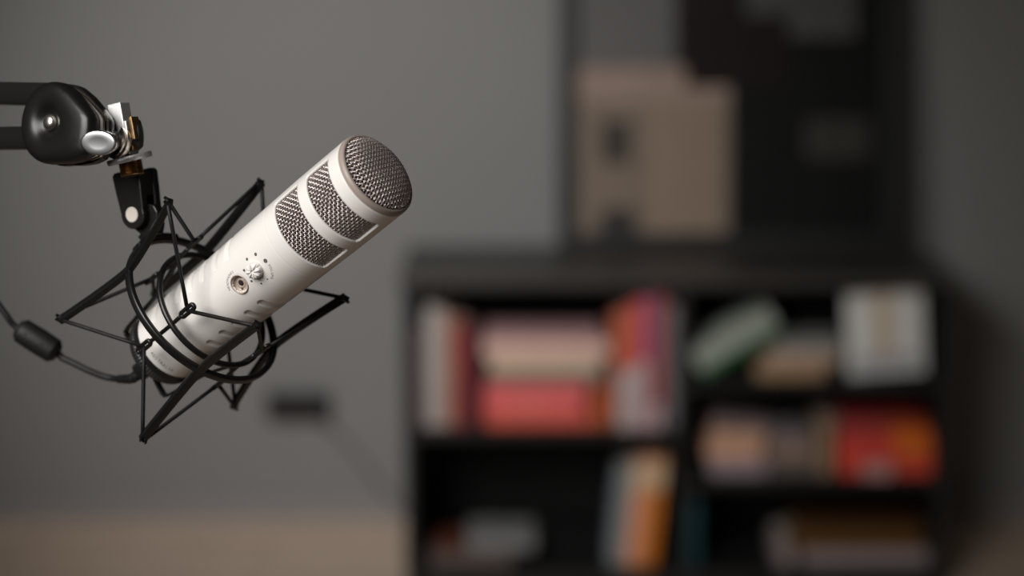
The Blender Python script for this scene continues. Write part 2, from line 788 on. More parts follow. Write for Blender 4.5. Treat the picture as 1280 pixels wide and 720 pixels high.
# lug between the cheeks that reaches to the outer ring
bm = bmesh.new()
lug = [(-.0085, YL - .002), (-.0080, YL - .007), (-.002, YL - .0088), (.006, YL - .007), (.0145, YL - .0035), (.0165, YL + .001), (.0150, YL + .010), (.0125, YL + .0155), (.0020, YL + .0165), (-.0055, YL + .0095), (-.0080, YL + .0040)]
add_prism(bm, lug, ytop, wid, down, nrm, -.0040, .0040)
bevel(obj('mount_lug', bm, M_BLACK, shock), .0008, 2)
bm = bmesh.new()
seat = [op(0, -PI / 4 + a, ORM + .0014) for a in [(-.5 + i / 14) * .70 for i in range(15)]]
add_sweep(bm, seat, rrect(.0085, .0036, .0012), upf=lambda i, p: (p - OC).normalized())
add_box(bm, mount_pt + (mount_pt - OC).normalized() * .0048, (.012, .010, .008), Matrix((OA, OA.cross((mount_pt - OC).normalized()), (mount_pt - OC).normalized())).transposed())
sd = bevel(obj('ring_saddle', bm, M_BLACK, shock), .0006, 2)

# ================================================================ BOOM ARM
HC = px(77, 155.5, 1.352)              # centre of the round head
hn = V(-.60, .06, .80).normalized()    # the cover faces left of the camera
hr = V(.80, -.03, .60)
hr = (hr - hr.dot(hn) * hn).normalized()   # along the arm toward the clamp
hu = hn.cross(hr)
if (CR.transposed() @ hu).y < 0:
    hu = -hu
elbow = HC - hr * .36 - hu * .0 - hn * .012
boom = thing('boom_arm', 'black two-bar boom arm with round joint cover and chrome clamp holding the shock mount', 'microphone arm', (elbow.x, elbow.y, 0))

RH = .0272


def teardrop(R, tip, th):
    """circle of radius R drawn out to a blunt tip on the right"""
    pts = []
    for i in range(41):
        a = math.radians(66 + 214 * i / 40)
        pts.append((R * math.cos(a), R * math.sin(a)))
    k = tip / .0475
    pts += [(.020 * k, -.0268), (.032 * k, -.0256), (.0400 * k, -.0232), (.0436 * k, -.0195), (.0450 * k, -.012), (.0458 * k, -.004), (.0452 * k, .0018),
            (.0425 * k, .0056), (.034 * k, .0120), (.024 * k, .0190), (.017 * k, .0226)]
    return pts


def add_cover(bm, side):
    """shallow domed teardrop with a dished centre; side = +1 toward camera"""
    out = teardrop(RH, .0420, 0)
    n_ = len(out)
    c = Vector((0, 0))
    levels = [(1.0, .0032), (1.0, .0075), (.985, .0100), (.95, .0120), (.90, .0132), (.80, .0142), (.66, .0146), (.50, .0141), (.38, .0125), (.30, .0104), (.22, .0092), (.10, .0090)]
    rings = []
    for k, h in levels:
        r_ = []
        for x, y in out:
            if k < .95:
                # inner levels contract to a circle around the bolt
                f = (.95 - k) / .85
                f = f ** .5
                L = math.hypot(x, y)
                tx, ty = x / L * RH, y / L * RH
                xx, yy = (x * (1 - f) + tx * f) * k, (y * (1 - f) + ty * f) * k
            else:
                xx, yy = x * k, y * k
            r_.append(bm.verts.new(HC + hr * xx + hu * yy + hn * (h * side)))
        rings.append(r_)
    for A, B in zip(rings, rings[1:]):
        for i in range(n_):
            j = (i + 1) % n_
            bm.faces.new((A[i], A[j], B[j], B[i]))
    bm.faces.new(rings[-1])
    bm.faces.new(rings[0][::-1])


for side in (1, -1):
    bm = bmesh.new()
    add_cover(bm, side)
    c = obj('joint_cover', bm, M_BLACK_SATIN, boom, smooth=True)
    angle_smooth(c, 50)
bm = bmesh.new()
for t0 in (-.0026, .0010):
    add_prism(bm, [(x * 1.0 + .001, y * .93) for x, y in teardrop(RH, .0440, 0)], HC, hr, hu, hn, t0, t0 + .0016)
jp = obj('joint_plate', bm, M_NICKEL, boom)
jp['label'] = 'thin steel plates between the black covers'
bm = bmesh.new()
add_lathe(bm, HC + hn * .0086, hn, [(0, 0), (0, .0056), (.0016, .0056), (.0032, .0049), (.0043, .0032), (.0046, 0)], 40)
b1 = obj('bolt', bm, M_NICKEL, boom, smooth=True)
b1['label'] = 'domed nickel bolt head'
# bars
for off, rise in ((.0195, .0150), (-.0088, .0020)):
    bm = bmesh.new()
    p0 = HC + hr * .002 + hu * off
    p1 = HC - hr * .36 + hu * (off + rise)
    dirn = (p1 - p0).normalized()
    for dz, w, h in ((0, .0112, .0148),):
        add_sweep(bm, [p0 + hn * dz, (p0 + p1) / 2 + hn * dz, p1 + hn * dz], rrect(h, w, .0012, 2), up=hn)
    b = obj('bar', bm, M_BLACK_SATIN, boom)
    angle_smooth(b, 30)
# rear elbow and standing post (outside the picture on the left)
bm = bmesh.new()
add_lathe(bm, HC - hr * .36 - hn * .012, hn, [(0, 0), (0, .030), (.003, .032), (.021, .032), (.024, .030), (.024, 0)], 40)
angle_smooth(obj('elbow', bm, M_BLACK_SATIN, boom))
bm = bmesh.new()
add_lathe(bm, (elbow.x, elbow.y, .02), (0, 0, 1), [(0, 0), (0, .014), (elbow.z - .04, .014), (elbow.z - .04, 0)], 24)
angle_smooth(obj('post', bm, M_BLACK_SATIN, boom))
bm = bmesh.new()
add_lathe(bm, (elbow.x, elbow.y, 0), (0, 0, 1), [(0, 0), (0, .16), (.012, .16), (.022, .14), (.026, .02), (.026, 0)], 48)
angle_smooth(obj('foot_plate', bm, M_BLACK_SATIN, boom))

# chrome clamp
CD = 1.352
up = -down
cbc = px(158, 178, CD)
bm = bmesh.new()
blk = V(-.45, 0, .89)
blk = (blk - blk.dot(up) * up).normalized()
bw = up.cross(blk).normalized()
if (CR.transposed() @ bw).x < 0:
    bw = -bw
RB = Matrix((bw, up, blk)).transposed()
add_box(bm, px(150.5, 145, CD - .006), (.0106, .0165, .0105), RB)
add_box(bm, px(156.5, 165, CD - .006), (.0120, .0130, .0115), RB)
add_box(bm, px(160, 183, CD - .002), (.0080, .0120, .0110), RB)
ck = bevel(obj('clamp_block', bm, M_BRUSH, boom), .0006, 2)
ck['label'] = 'brushed aluminium clamp block'
bm = bmesh.new()
add_box(bm, px(169, 160, CD - .010), (.0024, .0150, .0080), RB)
add_box(bm, px(167, 181, CD - .007), (.0034, .0080, .0070), RB)
bb = bevel(obj('brass_insert', bm, M_BRASS, boom), .0004, 2)
bb['label'] = 'brass coloured insert'
# tightening screw along the pin direction
kd = V(-.66, .10, .74).normalized()
kc0 = px(150, 176, CD - .004)
bm = bmesh.new()
add_lathe(bm, kc0, kd, [(0, 0), (0, .0125), (.0016, .0128), (.0032, .0125), (.0032, 0)], 48)
add_lathe(bm, kc0 + kd * .0034, kd, [(0, 0), (0, .0112), (.0018, .0112), (.0018, 0)], 48)
wsh = obj('washer', bm, M_NICKEL, boom)
angle_smooth(wsh)
bm = bmesh.new()
add_lathe(bm, kc0 + kd * .005, kd, [(0, 0), (0, .0066), (.008, .0062), (.008, 0)], 40)
angle_smooth(obj('screw_shaft', bm, M_DGREY, boom))
bm = bmesh.new()
kf = px(124.5, 178.5, CD - .043)
ka = V(-.30, -.16, .94).normalized()
neck = [kc0 + kd * .008, (kc0 + kd * .008) * .5 + kf * .5, kf]
add_sweep(bm, neck, rrect(.011, .009, .004, 4), up=up)
add_lathe(bm, kf - ka * .004, ka, [(0, 0), (0, .0088), (.0012, .0104), (.0050, .0108), (.0062, .0101), (.0065, .0090), (.0062, .0050), (.0061, 0)], 56, V(1, .02, 0), sx=1.22, sy=.74)
kk = obj('thumbscrew', bm, M_CHROME, boom)
angle_smooth(kk, 45)
kk['label'] = 'polished oval thumbscrew end'
bm = bmesh.new()
nd = V(.90, .1, -.25).normalized()
add_lathe(bm, px(164, 168, CD - .001), nd, [(0, 0), (0, .0108), (.0040, .0110), (.0068, .0088), (.0078, .0045), (.0080, 0)], 40)
nt_ = obj('dome_nut', bm, M_DGREY, boom)
angle_smooth(nt_)
fc = px(162, 198, CD + .004)
fup = V(-.235, .965, .10).normalized()
bm = bmesh.new()
add_lathe(bm, fc, fup, [(-.0020, 0), (-.0020, .0144), (-.0012, .0150), (.0012, .0150), (.0018, .0144), (.0018, 0)], 180, mod=lambda h, t: 1 + (.012 * math.sin(60 * t) if abs(h) < .0012 or h > .001 and h < .0016 else 0))
fl = obj('flange_nut', bm, M_BRUSH, boom)
angle_smooth(fl, 40)
fl['label'] = 'knurled aluminium disc'
bm = bmesh.new()
thr = [(-.0115, 0), (-.0115, .0074)]
for i in range(10):
    thr += [(-.0110 + i * .001, .0080), (-.0105 + i * .001, .0072)]
thr += [(-.0008, .0072), (-.0008, 0)]
add_lathe(bm, fc, up, thr, 40)
ts = obj('threaded_stud', bm, M_BRASS, boom)
angle_smooth(ts, 20)
ts['label'] = 'brass threaded stud'

# ================================================================ USB CABLE
plug0 = cp(-.0145, 0.15, .0125)
path = [cp(-.0340, .15, .0135), px(146, 473.5, 1.428), px(128, 470, 1.434), px(108, 462, 1.440), px(90, 453, 1.444), px(76, 446.5, 1.446)]
fer0, fer1 = px(72.5, 442, 1.446), px(22, 410, 1.446)
fd = (fer1 - fer0).normalized()
cable = thing('usb_cable', 'black cable with a barrel-shaped ferrite bead plugged into the base of the white microphone', 'cable', fer1)
bm = bmesh.new()
full = path + [fer0, fer1, px(8, 394, 1.444), px(-14, 362, 1.444), px(-36, 320, 1.45), px(-56, 262, 1.46), HC - hr * .165 + hu * -.024 - hn * .004, HC - hr * .20 + hu * -.0185, HC - hr * .26 + hu * -.0180, HC - hr * .325 + hu * -.0180]
pts = smoothpath(full, 6)
add_sweep(bm, pts, circ(.0023, 10))
obj('cord', bm, M_RUBBER, cable, smooth=True)
bm = bmesh.new()
L = (fer1 - fer0).length
prof = [(0, 0), (0, .0052), (.0008, .0066)]
for i in range(7):
    a = i / 6
    prof.append((.0012 + a * .003, .0066 + .0024 * math.sin(a * PI / 2)))
prof += [(L * .5, .0093)]
for i in range(7):
    a = 1 - i / 6
    prof.append((L - .0012 - a * .003, .0066 + .0024 * math.sin(a * PI / 2)))
prof += [(L - .0008, .0066), (L, .0052), (L, 0)]
add_lathe(bm, fer0, fd, prof, 36)
fb = obj('ferrite_bead', bm, M_RUBBER, cable, smooth=True)
bm = bmesh.new()
for q in (.30, .70):
    c = fer0.lerp(fer1, q) + V(-.1, .15, .98).normalized() * .0088
    add_lathe(bm, c, V(-.1, .15, .98), [(0, 0), (0, .0010), (.0008, .0008), (.0008, 0)], 14)
obj('catch', bm, M_FOAM, fb)
bm = bmesh.new()
pd = (cp(-.0340, .15, .0135) - plug0)
pl = pd.length
pdn = pd.normalized()
side_ = pdn.cross(V(0, 0, 1)).normalized()
add_sweep(bm, [plug0 + pdn * (pl * q) for q in (0, .1, .55, .62)], rrect(.0125, .0088, .0022), up=V(0, 0, 1), scale=[.94, 1, 1, .8])
pts2 = smoothpath([plug0 + pdn * (pl * .58), cp(-.0340, .15, .0135), px(148, 474, 1.428)], 12)
sc_ = [(.0042 - .0012 * i / len(pts2)) / .0042 * (1.0 if (i // 2) % 2 else .82) for i in range(len(pts2))]
add_sweep(bm, pts2, circ(.0042, 14), scale=sc_)
plg = obj('plug', bm, M_RUBBER, cable)
angle_smooth(plg, 35)

# ================================================================ ROOM
YW = 5.10
YB = 4.5


def wall_material():
    m = mat('grey_painted_wall', (.235, .228, .222), .75, noise=.03, nscale=3, bump=.1)
    return m


M_WALL = wall_material()


def struct(name, bm, m):
    o = obj(name, bm, m)
    o['kind'] = 'structure'
    return o


bm = bmesh.new()
add_span(bm, -4.2, 2.72, YW, YW + .12, 0, 2.9)
struct('wall_back', bm, M_WALL)
# wall_left with a window opening the daylight comes through
WY0, WY1, WZ0, WZ1 = .4, 3.0, .95, 2.55
bm = bmesh.new()
add_span(bm, -4.2, -4.08, -3.0, WY0, 0, 2.9)
add_span(bm, -4.2, -4.08, WY1, YW, 0, 2.9)
add_span(bm, -4.2, -4.08, WY0, WY1, 0, WZ0)
add_span(bm, -4.2, -4.08, WY0, WY1, WZ1, 2.9)
struct('wall_left', bm, M_WALL)
bm = bmesh.new()
for y in (WY0 + .03, (WY0 + WY1) / 2, WY1 - .03):
    add_span(bm, -4.18, -4.10, y - .03, y + .03, WZ0, WZ1)
for z in (WZ0 + .03, WZ1 - .03):
    add_span(bm, -4.18, -4.10, WY0, WY1, z - .03, z + .03)
struct('window_1', bm, mat('white_window_frame', (.7, .7, .68), .4, noise=.02))

# wooden floor
mf = bpy.data.materials.new('oak_floor')
mf.use_nodes = True
nt = mf.node_tree
b = nt.nodes['Principled BSDF']
tc = nt.nodes.new('ShaderNodeTexCoord')
bk = nt.nodes.new('ShaderNodeTexBrick')
bk.inputs['Scale'].default_value = 1
bk.inputs['Brick Width'].default_value = 1.2
bk.inputs['Row Height'].default_value = .14
bk.inputs['Mortar Size'].default_value = .002
bk.inputs['Color1'].default_value = (.80, .61, .47, 1)
bk.inputs['Color2'].default_value = (.85, .66, .51, 1)
bk.inputs['Mortar'].default_value = (.12, .08, .05, 1)
nz = nt.nodes.new('ShaderNodeTexNoise')
nz.inputs['Scale'].default_value = 6
mp_ = nt.nodes.new('ShaderNodeMapping')
mp_.inputs['Scale'].default_value = (1, 12, 1)
mx = nt.nodes.new('ShaderNodeMix')
mx.data_type = 'RGBA'
mx.blend_type = 'MULTIPLY'
mx.inputs['Factor'].default_value = .35
nt.links.new(tc.outputs['Object'], bk.inputs['Vector'])
nt.links.new(tc.outputs['Object'], mp_.inputs['Vector'])
nt.links.new(mp_.outputs['Vector'], nz.inputs['Vector'])
nt.links.new(bk.outputs['Color'], mx.inputs['A'])
nt.links.new(nz.outputs['Fac'], mx.inputs['B'])
nt.links.new(mx.outputs['Result'], b.inputs['Base Color'])
b.inputs['Roughness'].default_value = .5
bm = bmesh.new()
add_span(bm, -4.2, 2.72, -3.0, YW + .12, -.1, 0)
struct('floor', bm, mf)
bm = bmesh.new()
add_span(bm, -4.2, 2.72, -3.0, YW + .12, 2.9, 3.0)
struct('ceiling', bm, mat('grey_ceiling', (.33, .325, .32), .8, noise=.02, nscale=4))
bm = bmesh.new()
add_span(bm, 2.6, 2.72, -3.0, YW, 0, 2.9)
struct('unseen_wall_right', bm, M_WALL)  # unseen wall, added to cut ambient light from the right
bm = bmesh.new()
add_span(bm, -4.08, 2.6, YW - .012, YW, 0, .06)
struct('baseboard_back', bm, mat('grey_baseboard', (.27, .25, .245), .5, noise=.03))

# ---------------------------------------------------------------- bookcase
x0 = W(503, 345, YB).x
x1 = W(1192, 345, YB).x
ztop = W(640, 345, YB).z
YR = YB + .45
T = .022


def zf(py, Y=YB):
    return W(640, py, Y).z


def xf(pxx, py=540, Y=YB):
    return W(pxx, py, Y).x


case = thing('bookcase', 'low wide black bookcase with open shelves of books against the grey wall', 'bookcase', ((x0 + x1) / 2, (YB + YR) / 2, 0))
xd0, xd1 = xf(847, 450), xf(859, 450)
zL = [(zf(549), zf(537))]
zR = [(zf(489), zf(477)), (zf(611), zf(599))]
zbase_t = zf(714)
bm = bmesh.new()
add_span(bm, x0 - .008, x1 + .008, YB - .012, YR, ztop - .026, ztop)
bevel(obj('top_board', bm, mat('black_shelf_top_sheen', (.050, .044, .040), .42, noise=.15, nscale=8), case), .002)  # top colour lightened, the wall's reflection painted into the black
for xa in (x0, x1 - T):
    bm = bmesh.new()
    add_span(bm, xa, xa + T, YB, YR, 0, ztop - .026)
    bevel(obj('side_panel', bm, M_SHELF, case), .001)
bm = bmesh.new()
add_span(bm, xd0, xd1, YB + .002, YR - .01, zbase_t, ztop - .026)
obj('divider', bm, M_SHELF, case)
bm = bmesh.new()
add_span(bm, x0 + T, x1 - T, YB + .002, YR - .01, zbase_t - .022, zbase_t)
obj('bottom_board', bm, M_SHELF, case)
bm = bmesh.new()
add_span(bm, x0 + T, x1 - T, YB + .02, YB + .038, 0, zbase_t - .022)
obj('plinth', bm, M_SHELF, case)
for (a, bb_), (xa, xb) in [(zL[0], (x0 + T, xd0))] + [(z, (xd1, x1 - T)) for z in zR]:
    bm = bmesh.new()
    add_span(bm, xa, xb, YB + .004, YR - .01, a, bb_)
    obj('shelf', bm, M_SHELF, case)
bm = bmesh.new()
add_span(bm, x0 + T, x1 - T, YR - .01, YR - .002, .0, ztop - .026)
obj('back_panel', bm, M_SHELFB, case)

# ---------------------------------------------------------------- books
ALB = 1.2
_mc = {}


def cover_mat(c):
    k = tuple(c)
    if k not in _mc:
        l = [min(.85, v * ALB) for v in lin(c)]
        _mc[k] = mat('book_cover_%d' % len(_mc), l, .5, noise=.12, nscale=30)
    return _mc[k]


BOOKS = 0


def book(cx, yfront, z0, w, depth, h, c, label, group, lying=False, roll=0., name='book', pages=True, band=None):
    """w = width seen from the front, h = height seen from the front.
    standing: spine faces the room, boards left and right. lying: boards below and above."""
    t = .0028
    org = Vector((cx, yfront + depth / 2, z0))
    r = thing(name, label, 'book' if name != 'box' else 'box', org, group)
    r.rotation_euler = (0, 0, 0)
    Rm = Matrix.Rotation(roll, 3, 'Y')

    def span(bm, xa, xb, ya, yb, za, zb):
        vs = add_box(bm, ((xa + xb) / 2, (ya + yb) / 2, (za + zb) / 2), (xb - xa, yb - ya, zb - za))
    bm = bmesh.new()
    hw, hd = w / 2, depth / 2
    if lying:
        span(bm, -hw, hw, -hd, hd, 0, t)
        span(bm, -hw, hw, -hd, hd, h - t, h)
        span(bm, -hw, hw, -hd, -hd + t, t, h - t)
        pg = (-hw + .004, hw - .004, -hd + t, hd - .004, t, h - t)
    else:
        span(bm, -hw, -hw + t, -hd, hd, 0, h)
        span(bm, hw - t, hw, -hd, hd, 0, h)
        span(bm, -hw + t, hw - t, -hd, -hd + t, 0, h)
        pg = (-hw + t, hw - t, -hd + t, hd - .004, .004, h - .004)
    for v in bm.verts:
        v.co = Rm @ v.co + org
    obj('cover', bm, cover_mat(c), r)
    bm = bmesh.new()
    span(bm, *pg)
    for v in bm.verts:
        v.co = Rm @ v.co + org
    obj('pages', bm, M_PAGES, r)
    if band:
        bm = bmesh.new()
        fa, fb_, bc = band
        if lying:
            span(bm, -hw + w * fa, -hw + w * fb_, -hd - .0008, -hd + .001, .001, h - .001)
        else:
            span(bm, -hw + .0005, hw - .0005, -hd - .0008, -hd + .001, h * fa, h * fb_)
        for v in bm.verts:
            v.co = Rm @ v.co + org
        obj('title_band', bm, cover_mat(bc), r)
    # settle a tilted book so its lowest corner is on the shelf
    if roll:
        bpy.context.view_layer.update()
        lo = min((Rm @ Vector((sx * hw, 0, hz))).z for sx in (-1, 1) for hz in (0, h))
        r.location.z -= lo
    return r


def stand(pa, pb, ptop, shelf, c, label, group, Y=YB + .03, depth=.16, roll=0., band=None):
    pyb = 540 if shelf is None else 540
    xa, xb = xf(pa, 460, Y), xf(pb, 460, Y)
    h = zf(ptop + 7, Y) - shelf
    return book((xa + xb) / 2, Y, shelf + .0005, (xb - xa) * .97, depth, h, c, label, group, roll=roll, band=band)


def lie(pa, pb, pyt, pyb, z, c, label, group, Y=YB + .03, depth=.13, roll=0., band=None):
    """returns z of its top"""
    xa, xb = xf(pa, (pyt + pyb) / 2, Y), min(xf(pb, (pyt + pyb) / 2, Y), x1 - T - .004)
    h = (W(640, pyt, Y).z - W(640, pyb, Y).z) * .9
    book((xa + xb) / 2, Y, z + .0005, xb - xa, depth, h, c, label, group, lying=True, roll=roll, band=band)
    return z + h + .0005


zs = zL[0][1]
g1 = 'books standing at the left end of the upper left shelf'
stand(517, 532, 402, zs, (104, 84, 84), 'brownish pink book standing against the left side of the bookcase, upper shelf', g1)
stand(532, 545, 376, zs, (158, 152, 148), 'tall grey-white book, second from the left on the upper left shelf', g1)
stand(545, 556, 380, zs, (162, 146, 142), 'pale pinkish grey book between the grey-white and tan ones, upper left shelf', g1)
stand(556, 565, 386, zs, (150, 112, 84), 'narrow tan book touching the dark red ones, upper left shelf', g1)
stand(565, 582, 394, zs, (130, 52, 50), 'dark red book just right of the narrow tan one', g1)
stand(582, 592, 402, zs, (104, 42, 54), 'plum maroon book standing next to the horizontal stack, upper left shelf', g1)
g2 = 'books stacked flat in the middle of the upper left shelf'
z = lie(606, 738, 524, 541, zs, (205, 88, 70), 'coral orange book at the very bottom of the stack, upper left shelf', g2)
z = lie(605, 728, 503, 523, z, (226, 100, 98), 'bright coral red book lying second from the bottom of the stack', g2, band=(.3, .6, (236, 110, 104)))
z = lie(606, 734, 481, 502, z, (216, 98, 98), 'rose red book lying just under the dark grey one in the stack', g2)
zt = z
stand(741, 759, 477, zs, (186, 92, 52), 'short orange-brown book standing under the right end of the stack', g1)
z = lie(610, 757, 461, 477, max(zt, zf(484, YB + .03) + .0012), (112, 98, 90), 'dark grey-brown book lying in the middle of the stack', g2)
z = lie(612, 750, 440, 460, z, (196, 172, 148), 'cream book lying on the dark grey-brown one in the stack', g2)
z = lie(604, 762, 417, 439, z, (206, 168, 156), 'thick pinkish beige book lying second from the top of the stack', g2)
z = lie(606, 752, 403, 416, z, (160, 126, 126), 'mauve grey book lying on top of the stack', g2)
g3 = 'books standing at the right end of the upper left shelf'
stand(766, 783, 384, zs, (186, 96, 66), 'orange-brown book standing just right of the stack', g3, depth=.15)
stand(783, 793, 376, zs, (176, 76, 66), 'narrow brick red book, right end of the upper left shelf', g3, depth=.15)
stand(793, 807, 368, zs, (206, 88, 78), 'bright red tall book left of the blue one', g3, depth=.15)
stand(807, 814, 364, zs, (98, 92, 150), 'thin blue book among the red ones, upper left shelf', g3, depth=.15)
stand(814, 831, 358, zs, (152, 70, 68), 'tallest maroon book at the right end of the upper left shelf', g3, depth=.15)
stand(833, 845, 374, zs, (116, 113, 116), 'grey book pressed against the middle divider, upper left shelf', g3, depth=.15)
stand(772, 795, 455, zs, (176, 164, 162), 'short pale grey book in front of the orange-brown ones', g3, Y=YB + .006, depth=.02)
stand(797, 812, 446, zs, (196, 164, 166), 'short pale pink book in front of the bright red one', g3, Y=YB + .006, depth=.02)
stand(814, 829, 500, zs, (176, 150, 152), 'small dusty pink book in front of the tallest maroon one', g3, Y=YB + .006, depth=.02)

# right column, top row
zs = zR[0][1] + .0006
g4 = 'books on the upper right shelf'
z = lie(946, 1032, 466, 484, zs, (164, 132, 100), 'tan book lying at the bottom of the small pile, upper right shelf', g4)
z = lie(958, 1048, 446, 465, z, (176, 152, 134), 'beige book lying in the middle of the small pile, upper right shelf', g4)
z = lie(971, 1054, 430, 445, z, (134, 134, 130), 'grey book lying on top of the small pile, upper right shelf', g4)
lean = math.radians(-31)
bk1 = book(xf(914, 440), YB + .03, zs + .012, .205, .15, .016, (44, 96, 54), 'green-covered book slanting against the small pile on the upper right shelf', g4, lying=True, roll=lean)
bk2 = book(xf(908, 440) - .008, YB + .03, zs + .032, .205, .15, .048, (150, 156, 146), 'thick pale grey-green book slanting on top of the green-covered one', g4, lying=True, roll=lean)
xg = xf(868, 450, YB + .03)
for bk_, up_ in ((bk1, 0.0), (bk2, .018)):
    hw = .1025
    c = Vector((math.cos(-lean), 0, math.sin(-lean)))
    nrm_ = Vector((-math.sin(-lean), 0, math.cos(-lean)))
    base = Vector((xg + .022, 0, zs + .002)) + c * hw + nrm_ * up_
    bk_.location.x = base.x
    bk_.location.z = base.z
rb = Matrix.Rotation(math.radians(-4), 3, 'Y')
w_ = xf(1158, 420, YB + .03) - xf(1062, 420, YB + .03)
bx = thing('book', 'large white book facing out with a tan stripe, upper right shelf by the side panel', 'book', (xf(1110, 480, YB + .03), YB + .06, zs), g4)
h_ = zf(368, YB + .03) - zs
for nm, (a0, a1, y0, y1, c0, c1), m_ in (
        ('cover', (-.5, .5, -.018, .018, 0, 1), cover_mat((222, 218, 214))),
        ('title_stripe', (-.12, .06, -.0195, -.0181, .25, .98), cover_mat((200, 174, 142))),
        ('title_panel', (-.40, .42, -.0192, -.0181, .06, .24), cover_mat((178, 178, 180)))):
    bm = bmesh.new()
    add_span(bm, a0 * w_, a1 * w_, y0, y1, c0 * h_ * .985, c1 * h_ * .985)
    for v in bm.verts:
        v.co = rb @ v.co + Vector(bx.location)
    bx_o = obj(nm, bm, m_, bx)
bx.location.z += abs(math.sin(math.radians(4))) * w_ / 2 + .0005

# right column, middle row
zs = zR[1][1] + .0006
g5 = 'books on the middle right shelf'
z = lie(888, 958, 584, 606, zs, (150, 134, 142), 'pale mauve book lying at the left bottom, middle right shelf', g5)
z = lie(884, 952, 562, 583, z, (206, 158, 130), 'peach book lying second up in the left pile, middle right shelf', g5)
z = lie(890, 956, 543, 561, z, (190, 150, 126), 'light tan book lying third up in the left pile, middle right shelf', g5)
lie(892, 962, 536, 542, z, (136, 120, 120), 'thin mauve grey book slanting on top of the left pile, middle right shelf', g5, roll=math.radians(7))
z = lie(961, 1020, 580, 600, zs, (96, 88, 82), 'dark taupe book lying under the taupe ones, middle right shelf', g5)
z = lie(961, 1018, 552, 579, z, (140, 118, 106), 'taupe book lying between the peach pile and the red pile', g5)
z = lie(963, 1014, 534, 551, z, (112, 104, 106), 'grey book lying on the taupe one, middle right shelf', g5)
stand(1026, 1044, 520, zs, (152, 124, 98), 'short beige book standing left of the red pile, middle right shelf', g5)
z = lie(1048, 1172, 578, 604, zs, (238, 74, 54), 'bright red book lying at the bottom of the red pile', g5)
z = lie(1046, 1166, 556, 577, z, (222, 70, 56), 'scarlet book lying second up in the red pile', g5, band=(.62, .98, (238, 112, 30)))
z = lie(1050, 1164, 538, 555, z, (184, 62, 58), 'dark red book lying third up in the red pile', g5, band=(.55, .98, (224, 106, 20)))
z = lie(1048, 1158, 521, 537, z, (142, 48, 46), 'maroon book lying on top of the red pile', g5, band=(.55, .98, (140, 52, 12)))
stand(1082, 1120, 570, zs, (190, 138, 136), 'small pale pink book standing in front of the red pile', g5, Y=YB + .006, depth=.02)

# right column, bottom row
zs = zbase_t + .0008
g6 = 'books on the bottom right shelf'
stand(862, 878, 623, zs, (14, 62, 70), 'dark teal book standing against the middle divider, bottom right shelf', g6)
stand(976, 998, 668, zs, (146, 132, 132), 'short pale grey book standing left of the pale pile, bottom right shelf', g6)
z = lie(1004, 1166, 700, 712, zs, (140, 128, 128), 'pale grey book lying at the very bottom of the bottom right shelf', g6)
z = lie(1002, 1164, 688, 699, z, (150, 136, 136), 'light mauve book lying under the brown ones, bottom right shelf', g6)
z = lie(985, 1152, 668, 686, z, (98, 66, 20), 'ochre brown book lying on the light mauve one, bottom right shelf', g6)
z = lie(990, 1156, 650, 667, z, (74, 46, 14), 'dark brown book lying on top of the pile, bottom right shelf', g6)

# left column, bottom row
g7 = 'books on the bottom left shelf'
for pa, pb, ptop, c, lab in ((762, 772, 582, (126, 134, 140), 'thin blue-grey book leaning right, leftmost of the slanted row on the bottom left shelf'),
                             (772, 782, 574, (136, 140, 132), 'thin sage grey book leaning right, bottom left shelf'),
                             (782, 797, 572, (222, 150, 120), 'salmon book leaning right in the slanted row, bottom left shelf'),
                             (797, 806, 566, (212, 140, 96), 'narrow peach orange book leaning right in the slanted row, bottom left shelf'),
                             (806, 822, 568, (206, 116, 24), 'bright orange book leaning right, last of the slanted row, bottom left shelf')):
    o = stand(pa, pb, ptop, zs, c, lab, g7, roll=math.radians(5.5), depth=.15, band=(.72, .97, (206, 176, 142)) if pa > 775 else None)
z = lie(538, 640, 690, 712, zs, (92, 80, 76), 'dark grey-brown book lying at the bottom of the pile, bottom left shelf', g7)
z = lie(584, 668, 668, 689, z, (118, 118, 118), 'mid grey book lying on top of the pile, bottom left shelf', g7)
z = lie(545, 581, 668, 678, z - (W(640, 668, YB + .03).z - W(640, 689, YB + .03).z) - .0005, (90, 48, 32), 'small rust brown book lying beside the mid grey one, bottom left shelf', g7)

# ---------------------------------------------------------------- framed panel leaning on top of the bookcase
YP = 4.915
pxl, pxr = W(697, 300, YP).x, W(1124, 300, YP).x
pz0 = ztop + .001
HP = 1.15
lean_t = math.radians(6)
PO = Vector(((pxl + pxr) / 2, YP, pz0))
pic = thing('framed_panel', 'large black-framed panel of flat colour blocks leaning on the wall on top of the bookcase', 'picture', PO)
PR = Matrix.Rotation(-lean_t, 3, 'X')


def pspan(bm, xa, xb, ya, yb, za, zb, mi=0):
    vs = add_box(bm, ((xa + xb) / 2, (ya + yb) / 2, (za + zb) / 2), (xb - xa, yb - ya, zb - za), midx=mi)
    for v in vs:
        v.co = PR @ v.co + PO


PW = pxr - pxl
fw = .042
M_FRAME = mat('black_frame', (.010, .010, .010), .4, noise=.15)
bm = bmesh.new()
pspan(bm, -PW / 2, -PW / 2 + fw, -.02, .01, 0, HP)
pspan(bm, PW / 2 - fw, PW / 2, -.02, .01, 0, HP)
pspan(bm, -PW / 2 + fw, PW / 2 - fw, -.02, .01, 0, .034)
pspan(bm, -PW / 2 + fw, PW / 2 - fw, -.02, .01, HP - fw, HP)
bevel(obj('frame', bm, M_FRAME, pic), .002)


def pl_xz(a, b):
    p = W(a, b, YP)
    # onto the leaning plane
    return (p.x - PO.x, (p.z - PO.z) / math.cos(lean_t))


